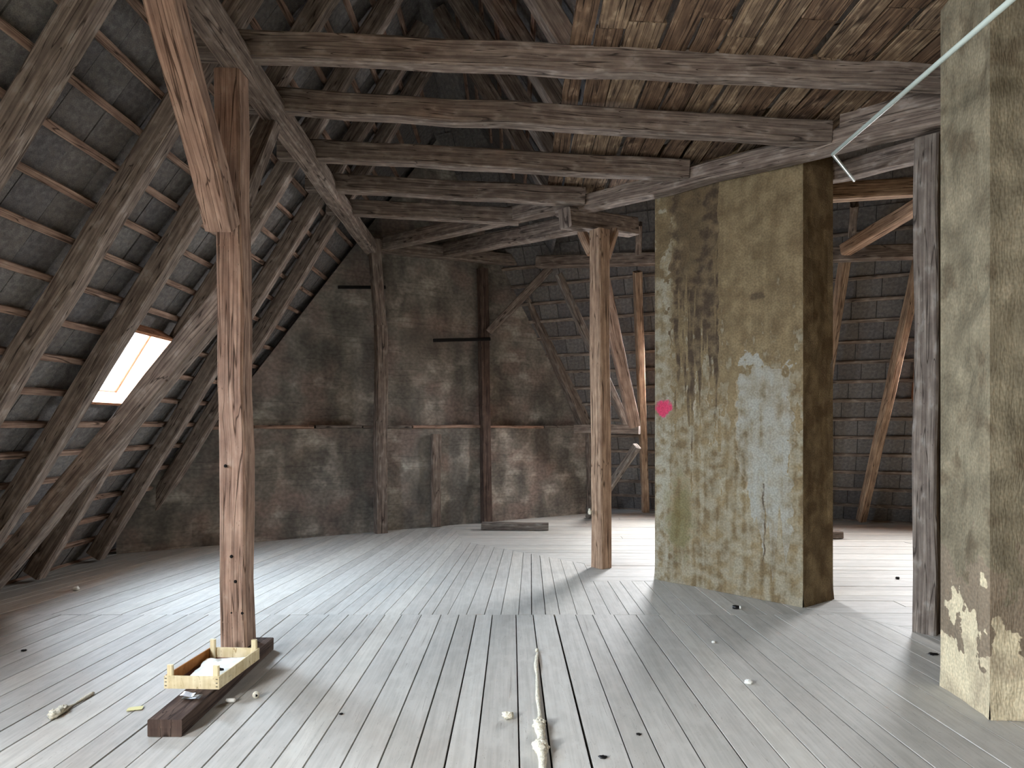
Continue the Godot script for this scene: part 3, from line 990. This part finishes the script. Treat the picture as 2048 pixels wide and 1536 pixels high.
# ------------------------------------------------------------------ timbers on the back wall
func build_wall_timbers() -> void:
	var up := Vector3(0.509, 0, 0.861)
	# edge rafter along the sloping end of the wall and the post under it
	timber("gable_rafter", on_wall(1050, 585, 0.09), on_wall(1166, 850, 0.09), 0.22, 0.15, M.beam, "sloping rafter along the edge of the sooty gable wall", "rafter", "", up)
	timber("corner_stud", on_wall(1173, 1028, 0.16), on_wall(1168, 852, 0.16), 0.14, 0.12, M.beam, "half-height stud at the end of the sooty gable wall", "post", "", up)
	# bent post at the end of the purlin
	var p := thing("wall_post", on_wall(750, 1061, 0.22))
	tag(p, "crooked wall post under the far end of the long purlin", "post")
	part_timber("lower_shaft", p, on_wall(750, 1062, 0.24), on_wall(752, 655, 0.20), 0.16, 0.14, M.beam, up, 0.008, 0.012)
	part_timber("upper_shaft", p, on_wall(752, 660, 0.20), on_wall(735, 488, 0.26), 0.15, 0.14, M.beam, up, 0.008, 0.012)
	# dark straight stud
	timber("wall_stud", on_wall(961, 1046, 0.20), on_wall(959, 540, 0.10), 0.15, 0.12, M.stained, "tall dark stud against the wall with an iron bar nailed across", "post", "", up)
	timber("recess_slab", on_wall(862, 1050, 0.17), on_wall(863, 868, 0.17), 0.15, 0.06, M.beam, "half-height slab standing in for a shaded recess below the ledge of the sooty wall", "post", "", up)  # slab added where the wall really has a shaded recess
	timber("wall_plate", on_wall(738, 496, 0.14), on_wall(1105, 533, 0.12), 0.16, 0.17, M.beam, "horizontal plate along the top of the sooty wall", "beam", "", Vector3.UP, 0.010)
	timber("plate_brace", on_wall(966, 668, 0.18), at(1100, 536, 10.0), 0.11, 0.12, M.beam, "slanting brace from the dark stud up to the far purlin", "brace")
	# iron bars
	timber("iron_bar", on_wall(856, 684, 0.20), on_wall(968, 681, 0.20), 0.03, 0.05, M.rust, "black iron bar fixed level across the dark wall stud", "bar", "", Vector3.UP, 0.002)
	timber("iron_bar", on_wall(672, 577, 0.10), on_wall(766, 577, 0.10), 0.03, 0.045, M.rust, "black iron bar behind the crooked wall post", "bar", "", Vector3.UP, 0.002)
	# loose beam on the floor before the wall
	timber("loose_beam", on_floor(963, 1059) + Vector3(0, 0.052, 0), on_floor(1097, 1060) + Vector3(0, 0.052, 0), 0.14, 0.10, M.beam_grey, "loose squared beam lying on the floor before the sooty wall", "timber")

# ------------------------------------------------------------------ tubes
func tube(points: Array, radii: Array, sides := 10, squash := 1.0) -> ArrayMesh:
	var st := begin()
	st.set_smooth_group(0)
	var rings := []
	for i in points.size():
		var p: Vector3 = points[i]
		var t: Vector3 = (points[mini(i + 1, points.size() - 1)] - points[maxi(i - 1, 0)]).normalized()
		var side := t.cross(Vector3.UP)
		if side.length() < 0.05:
			side = t.cross(Vector3(0, 0, 1))
		side = side.normalized()
		var up := side.cross(t)
		var ring := []
		for k in sides:
			var a := TAU * k / sides
			ring.append(p + (side * cos(a) + up * sin(a) * squash) * radii[i])
		rings.append(ring)
	for i in points.size() - 1:
		for k in sides:
			var k2 := (k + 1) % sides
			var u := Vector2(float(k) / sides, i * 0.2)
			quad(st, rings[i][k], rings[i][k2], rings[i + 1][k2], rings[i + 1][k], u, u + Vector2(1.0 / sides, 0), u + Vector2(1.0 / sides, 0.2), u + Vector2(0, 0.2))
	for e in 2:
		var ring: Array = rings[0 if e == 0 else -1]
		var c: Vector3 = points[0 if e == 0 else -1]
		for k in sides:
			var tri := [c, ring[k], ring[(k + 1) % sides]] if e == 0 else [c, ring[(k + 1) % sides], ring[k]]
			for p in tri:
				st.set_uv(Vector2(0.5, 0.5))
				st.add_vertex(p)
	return finish(st)

func build_conduit() -> void:
	var a := at(2062, -34, 2.2)
	var b := at(1666, 308, 4.6)
	var c := at(1708, 361, 5.3)
	var pts := [a, a.lerp(b, 0.5), a.lerp(b, 0.985), b, b.lerp(c, 0.02), b.lerp(c, 0.5), c]
	var rel := []
	for p in pts:
		rel.append(p - c)
	var o := mesh_node("conduit", tube(rel, [0.012, 0.0125, 0.013, 0.013, 0.013, 0.012, 0.012], 12), M.conduit, null, c)
	tag(o, "pale bent electrical conduit hanging under the ceiling past the pier", "pipe")

# ------------------------------------------------------------------ fruit crate
func build_crate() -> void:
	var base := 0.086
	var fl := on_floor(328, 1377, base)
	var frt := on_floor(438, 1379, base)
	var br := on_floor(519, 1318, base)
	var x := (frt - fl)
	var z := (br - frt)
	var crate := thing("fruit_crate", fl)
	tag(crate, "small pale wooden fruit crate with corner posts on the dark sill", "crate")
	var xn := x.normalized()
	var zn := z.normalized()
	var w := x.length()
	var l := z.length()
	var up := Vector3.UP
	var rail := 0.068
	var board := func(called: String, c: Vector3, hx: Vector3, hy: Vector3, hz: Vector3, mat: Material, under: Node3D = null) -> Node3D:
		var st := begin()
		if hx.cross(hy).dot(hz) < 0:
			hz = -hz
		box_into(st, c, hx, hy, hz, Vector2(rng.randf(), rng.randf()), 1.0)
		return mesh_node(called, finish(st), mat, crate if under == null else under)
	var front: Node3D = board.call("front_board", xn * w / 2 + up * rail / 2 + zn * 0.004, xn * w / 2, up * rail / 2, zn * 0.004, M.crate)
	board.call("back_board", xn * w / 2 + up * rail / 2 + zn * (l - 0.004), xn * w / 2, up * rail / 2, zn * 0.004, M.crate)
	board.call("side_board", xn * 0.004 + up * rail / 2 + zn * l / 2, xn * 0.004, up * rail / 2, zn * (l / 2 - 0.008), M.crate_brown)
	board.call("side_board", xn * (w - 0.004) + up * rail / 2 + zn * l / 2, xn * 0.004, up * rail / 2, zn * (l / 2 - 0.008), M.crate)
	board.call("bottom_board", xn * w / 2 + up * 0.005 + zn * l / 2, xn * (w / 2 - 0.008), up * 0.004, zn * (l / 2 - 0.008), M.crate_stain)
	for i in 2:
		for j in 2:
			var cx := 0.024 if i == 0 else w - 0.024
			var cz := 0.017 if j == 0 else l - 0.017
			var st := begin()
			timber_into(st, xn * cx + zn * cz + up * 0.01, up * 0.112, 0.034, 0.018, zn, 0.001, 0.005, 3)
			mesh_node("corner_post", finish(st), M.crate, crate)
	for q in [[0.01, 0.016], [0.01, 0.036], [0.01, 0.055], [w - 0.012, 0.014], [w - 0.012, 0.034], [w - 0.012, 0.054]]:
		board.call("staple", xn * q[0] + up * q[1] - zn * 0.001, xn * 0.005, up * 0.0015, zn * 0.001, M.rust, front)
	# crumpled white paper and a scrap inside
	var sheet := paper_mesh(0.22, 0.30, 0.018, 8, 10, 33)
	var o := mesh_node("paper_liner", sheet, M.white, null, fl + xn * w * 0.55 + zn * l * 0.52 + up * 0.022)
	o.rotation.y = 0.12
	tag(o, "crumpled white paper lining the bottom of the fruit crate", "paper")
	var scrap := blob("bark_scrap", fl + xn * w * 0.72 + zn * l * 0.36 + up * 0.045, Vector3(0.022, 0.008, 0.010), 5, M.rust)
	tag(scrap, "small dark scrap lying on the paper in the crate", "scrap")

func paper_mesh(sx: float, sz: float, crumple: float, nx: int, nz: int, seed_: int) -> ArrayMesh:
	var noise := FastNoiseLite.new()
	noise.seed = seed_
	noise.frequency = 7.0
	var st := begin()
	var grid := []
	for j in nz + 1:
		var row := []
		for i in nx + 1:
			var x := (float(i) / nx - 0.5) * sx
			var z := (float(j) / nz - 0.5) * sz
			var edge := 1.0 + noise.get_noise_2d(i * 0.05, j * 0.05 + 3.0) * 0.15
			row.append(Vector3(x * edge, crumple * (0.4 + 0.6 * noise.get_noise_2d(x, z)), z * edge))
		grid.append(row)
	for side in 2:
		for j in nz:
			for i in nx:
				var dn := Vector3(0, -0.0015 * side, 0)
				var q := [grid[j + 1][i] + dn, grid[j + 1][i + 1] + dn, grid[j][i + 1] + dn, grid[j][i] + dn]
				if side == 1:
					q.reverse()
				quad(st, q[0], q[1], q[2], q[3], Vector2.ZERO, Vector2.RIGHT, Vector2.ONE, Vector2.DOWN)
	return finish(st)

# ------------------------------------------------------------------ litter on the floor
func blob(called: String, pos: Vector3, r: Vector3, seed_: int, mat: Material, lump := 0.35) -> MeshInstance3D:
	var noise := FastNoiseLite.new()
	noise.seed = seed_
	noise.frequency = 0.9
	var st := begin()
	st.set_smooth_group(0)
	var nu := 14
	var nv := 9
	var grid := []
	for j in nv + 1:
		var row := []
		for i in nu + 1:
			var a := TAU * (i % nu) / nu
			var b := PI * j / nv - PI / 2
			var n := Vector3(cos(b) * cos(a), sin(b), cos(b) * sin(a))
			var k := 1.0 + noise.get_noise_3dv(n * 1.6) * lump * 1.6
			var p := n * r * k
			p.y = maxf(p.y, -r.y * 0.9)
			row.append(p)
		grid.append(row)
	for j in nv:
		for i in nu:
			quad(st, grid[j][i + 1], grid[j][i], grid[j + 1][i], grid[j + 1][i + 1], Vector2(float(i + 1) / nu, float(j) / nv), Vector2(float(i) / nu, float(j) / nv), Vector2(float(i) / nu, float(j + 1) / nv), Vector2(float(i + 1) / nu, float(j + 1) / nv))
	return mesh_node(called, finish(st), mat, null, pos)

func foam_line(called: String, pix: Array, label: String) -> void:
	# pix: [px, py, radius in metres]
	var pts := []
	var rad := []
	var base := on_floor(pix[-1][0], pix[-1][1])
	for i in pix.size() - 1:
		for k in 4:
			var t := k / 4.0
			var r := lerpf(pix[i][2], pix[i + 1][2], t) * rng.randf_range(0.82, 1.2)
			var p := on_floor(lerpf(pix[i][0], pix[i + 1][0], t), lerpf(pix[i][1], pix[i + 1][1], t)) - base
			pts.append(p + Vector3(rng.randf_range(-0.15, 0.15) * r, r * 0.75, 0))
			rad.append(r)
	var last: Array = pix[-1]
	pts.append(Vector3(0, last[2] * 0.75, 0))
	rad.append(last[2] * 0.7)
	var o := thing(called, base)
	tag(o, label, "foam")
	mesh_node("foam_bead", tube(pts, rad, 12, 0.8), M.foam, o)
	for q in pix:
		if q[2] > 0.018:
			var b := blob("foam_lump", Vector3.ZERO, Vector3(q[2] * 1.25, q[2], q[2] * 1.35), int(q[0] + q[1]), M.foam, 0.5)
			b.get_parent().remove_child(b)
			b.name = "foam_lump"
			b.position = on_floor(q[0], q[1]) - base + Vector3(0, q[2] * 0.85, 0)
			o.add_child(b, true)

func build_litter() -> void:
	foam_line("foam_strip", [[1075, 1304, 0.006], [1072, 1330, 0.016], [1074, 1352, 0.009], [1075, 1390, 0.011], [1080, 1440, 0.011], [1078, 1457, 0.026], [1083, 1480, 0.016], [1081, 1502, 0.030], [1084, 1520, 0.018], [1087, 1560, 0.017]], "long lumpy bead of dried cream foam along a board joint")
	foam_line("foam_strip", [[186, 1388, 0.008], [172, 1397, 0.014], [160, 1403, 0.007], [143, 1413, 0.007], [126, 1424, 0.020], [108, 1435, 0.022], [101, 1441, 0.008]], "short bead of dried foam left of the fruit crate")
	var crumb := func(called: String, px: float, py: float, r: Vector3, mat: Material, label: String, cat: String, lump := 0.35) -> void:
		var o := blob(called, on_floor(px, py) + Vector3(0, r.y * 0.9, 0), r, int(px * 3 + py), mat, lump)
		tag(o, label, cat)
	crumb.call("foam_crumb", 1015.0, 1437.0, Vector3(0.030, 0.018, 0.024), M.foam, "white foam crumb on the boards beside the long foam bead", "foam")
	crumb.call("foam_tip", 1074.0, 1304.0, Vector3(0.012, 0.013, 0.012), M.foam, "tiny white ball at the far tip of the foam bead", "foam")
	crumb.call("plaster_crumb", 1497.0, 1368.0, Vector3(0.022, 0.014, 0.018), M.white, "white plaster crumb on the floor before the masonry pier", "crumb")
	crumb.call("plaster_crumb", 1427.0, 1286.0, Vector3(0.013, 0.008, 0.010), M.white, "tiny white crumb on the floor before the chimney", "crumb")
	crumb.call("plaster_crumb", 152.0, 1181.0, Vector3(0.028, 0.022, 0.022), M.white, "pale lump on the dark floor under the roof slope", "crumb")
	crumb.call("chip_or_gap", 1206.0, 1516.0, Vector3(0.020, 0.006, 0.012), M.black, "dark curled chip on the floor right of the foam bead", "chip")
	crumb.call("chip_or_gap", 1277.0, 1470.0, Vector3(0.012, 0.005, 0.009), M.rust, "small dark chip between the foam bead and the pier", "chip")
	crumb.call("chip_or_gap", 1866.0, 1310.0, Vector3(0.035, 0.008, 0.014), M.black, "flat black piece standing in for a dark gap in the floor at the pier foot", "chip")  # black piece added in place of a dark gap between the boards
	crumb.call("chip_or_gap", 1795.0, 1158.0, Vector3(0.02, 0.012, 0.015), M.rust, "small dark crumb on the bright doorway floor", "chip")
	crumb.call("chip_or_gap", 682.0, 1429.0, Vector3(0.010, 0.004, 0.008), M.rust, "small dark chip in the shadow right of the crate", "chip")
	crumb.call("chip_or_gap", 48.0, 1302.0, Vector3(0.018, 0.006, 0.012), M.rust, "small dark chip on the pale boards under the rafters", "chip")
	# white capsule-like stick and a pale cap in the shadow of the sill
	var c := on_floor(461, 1405)
	var cap := mesh_node("chalk_stick", tube([Vector3(-0.026, 0, 0), Vector3(-0.022, 0, 0), Vector3(0.0, 0, 0), Vector3(0.022, 0, 0), Vector3(0.026, 0, 0)], [0.006, 0.011, 0.0115, 0.011, 0.006], 12), M.white, null, c + Vector3(0, 0.0115, 0))
	tag(cap, "short white stick lying in the shadow beside the sill", "stick")
	var ball := thing("hollow_ball", on_floor(512, 1396))
	tag(ball, "small pale round ball with a dark hole beside the sill", "ball")
	mesh_node("shell", tube([Vector3(0.006, 0.019, 0.014), Vector3(0.004, 0.019, 0.010), Vector3(0, 0.019, 0), Vector3(-0.004, 0.019, -0.012)], [0.012, 0.018, 0.019, 0.012], 14), M.foam, ball)
	mesh_node("hole", tube([Vector3(0.0062, 0.019, 0.0150), Vector3(0.006, 0.019, 0.013)], [0.007, 0.007], 10), M.rust, ball)
	# stub of brown glassy bottle by the chimney
	var b := on_floor(1472, 1218)
	var bottle := thing("bottle_stub", b)
	tag(bottle, "little dark bottle stub with pale cap at the chimney foot", "bottle")
	mesh_node("body", tube([Vector3(-0.028, 0.017, 0), Vector3(0.0, 0.017, 0.006), Vector3(0.022, 0.017, 0.010)], [0.015, 0.017, 0.013], 12), M.black, bottle)
	mesh_node("cap", tube([Vector3(0.022, 0.017, 0.010), Vector3(0.036, 0.017, 0.014)], [0.0125, 0.0125], 12), M.white, bottle)
	# yellowish paper scrap
	var scrap := mesh_node("paper_scrap", paper_mesh(0.075, 0.045, 0.006, 5, 4, 9), M.paper, null, on_floor(270, 1419) + Vector3(0, 0.004, 0))
	scrap.rotation.y = 0.25
	tag(scrap, "yellowish paper scrap on the boards before the crate", "paper")
	# foil wrapper on the sill
	var wp := on_floor(380, 1398, 0.084)
	var wrap := thing("foil_wrapper", wp)
	tag(wrap, "crumpled black and silver foil wrapper on the dark sill", "wrapper")
	mesh_node("silver_fold", paper_mesh(0.062, 0.040, 0.030, 5, 4, 15), M.foil, wrap, Vector3(-0.012, 0.012, -0.004))
	mesh_node("black_fold", paper_mesh(0.095, 0.052, 0.018, 6, 4, 19), M.black, wrap, Vector3(0.012, 0.006, 0.004))
	# foam blob on the slim post
	var fp := blob("foam_drip", at(1180, 1024, 6.80), Vector3(0.020, 0.030, 0.018), 77, M.foam, 0.5)
	tag(fp, "white foam drip stuck to the side of the slender post", "foam")
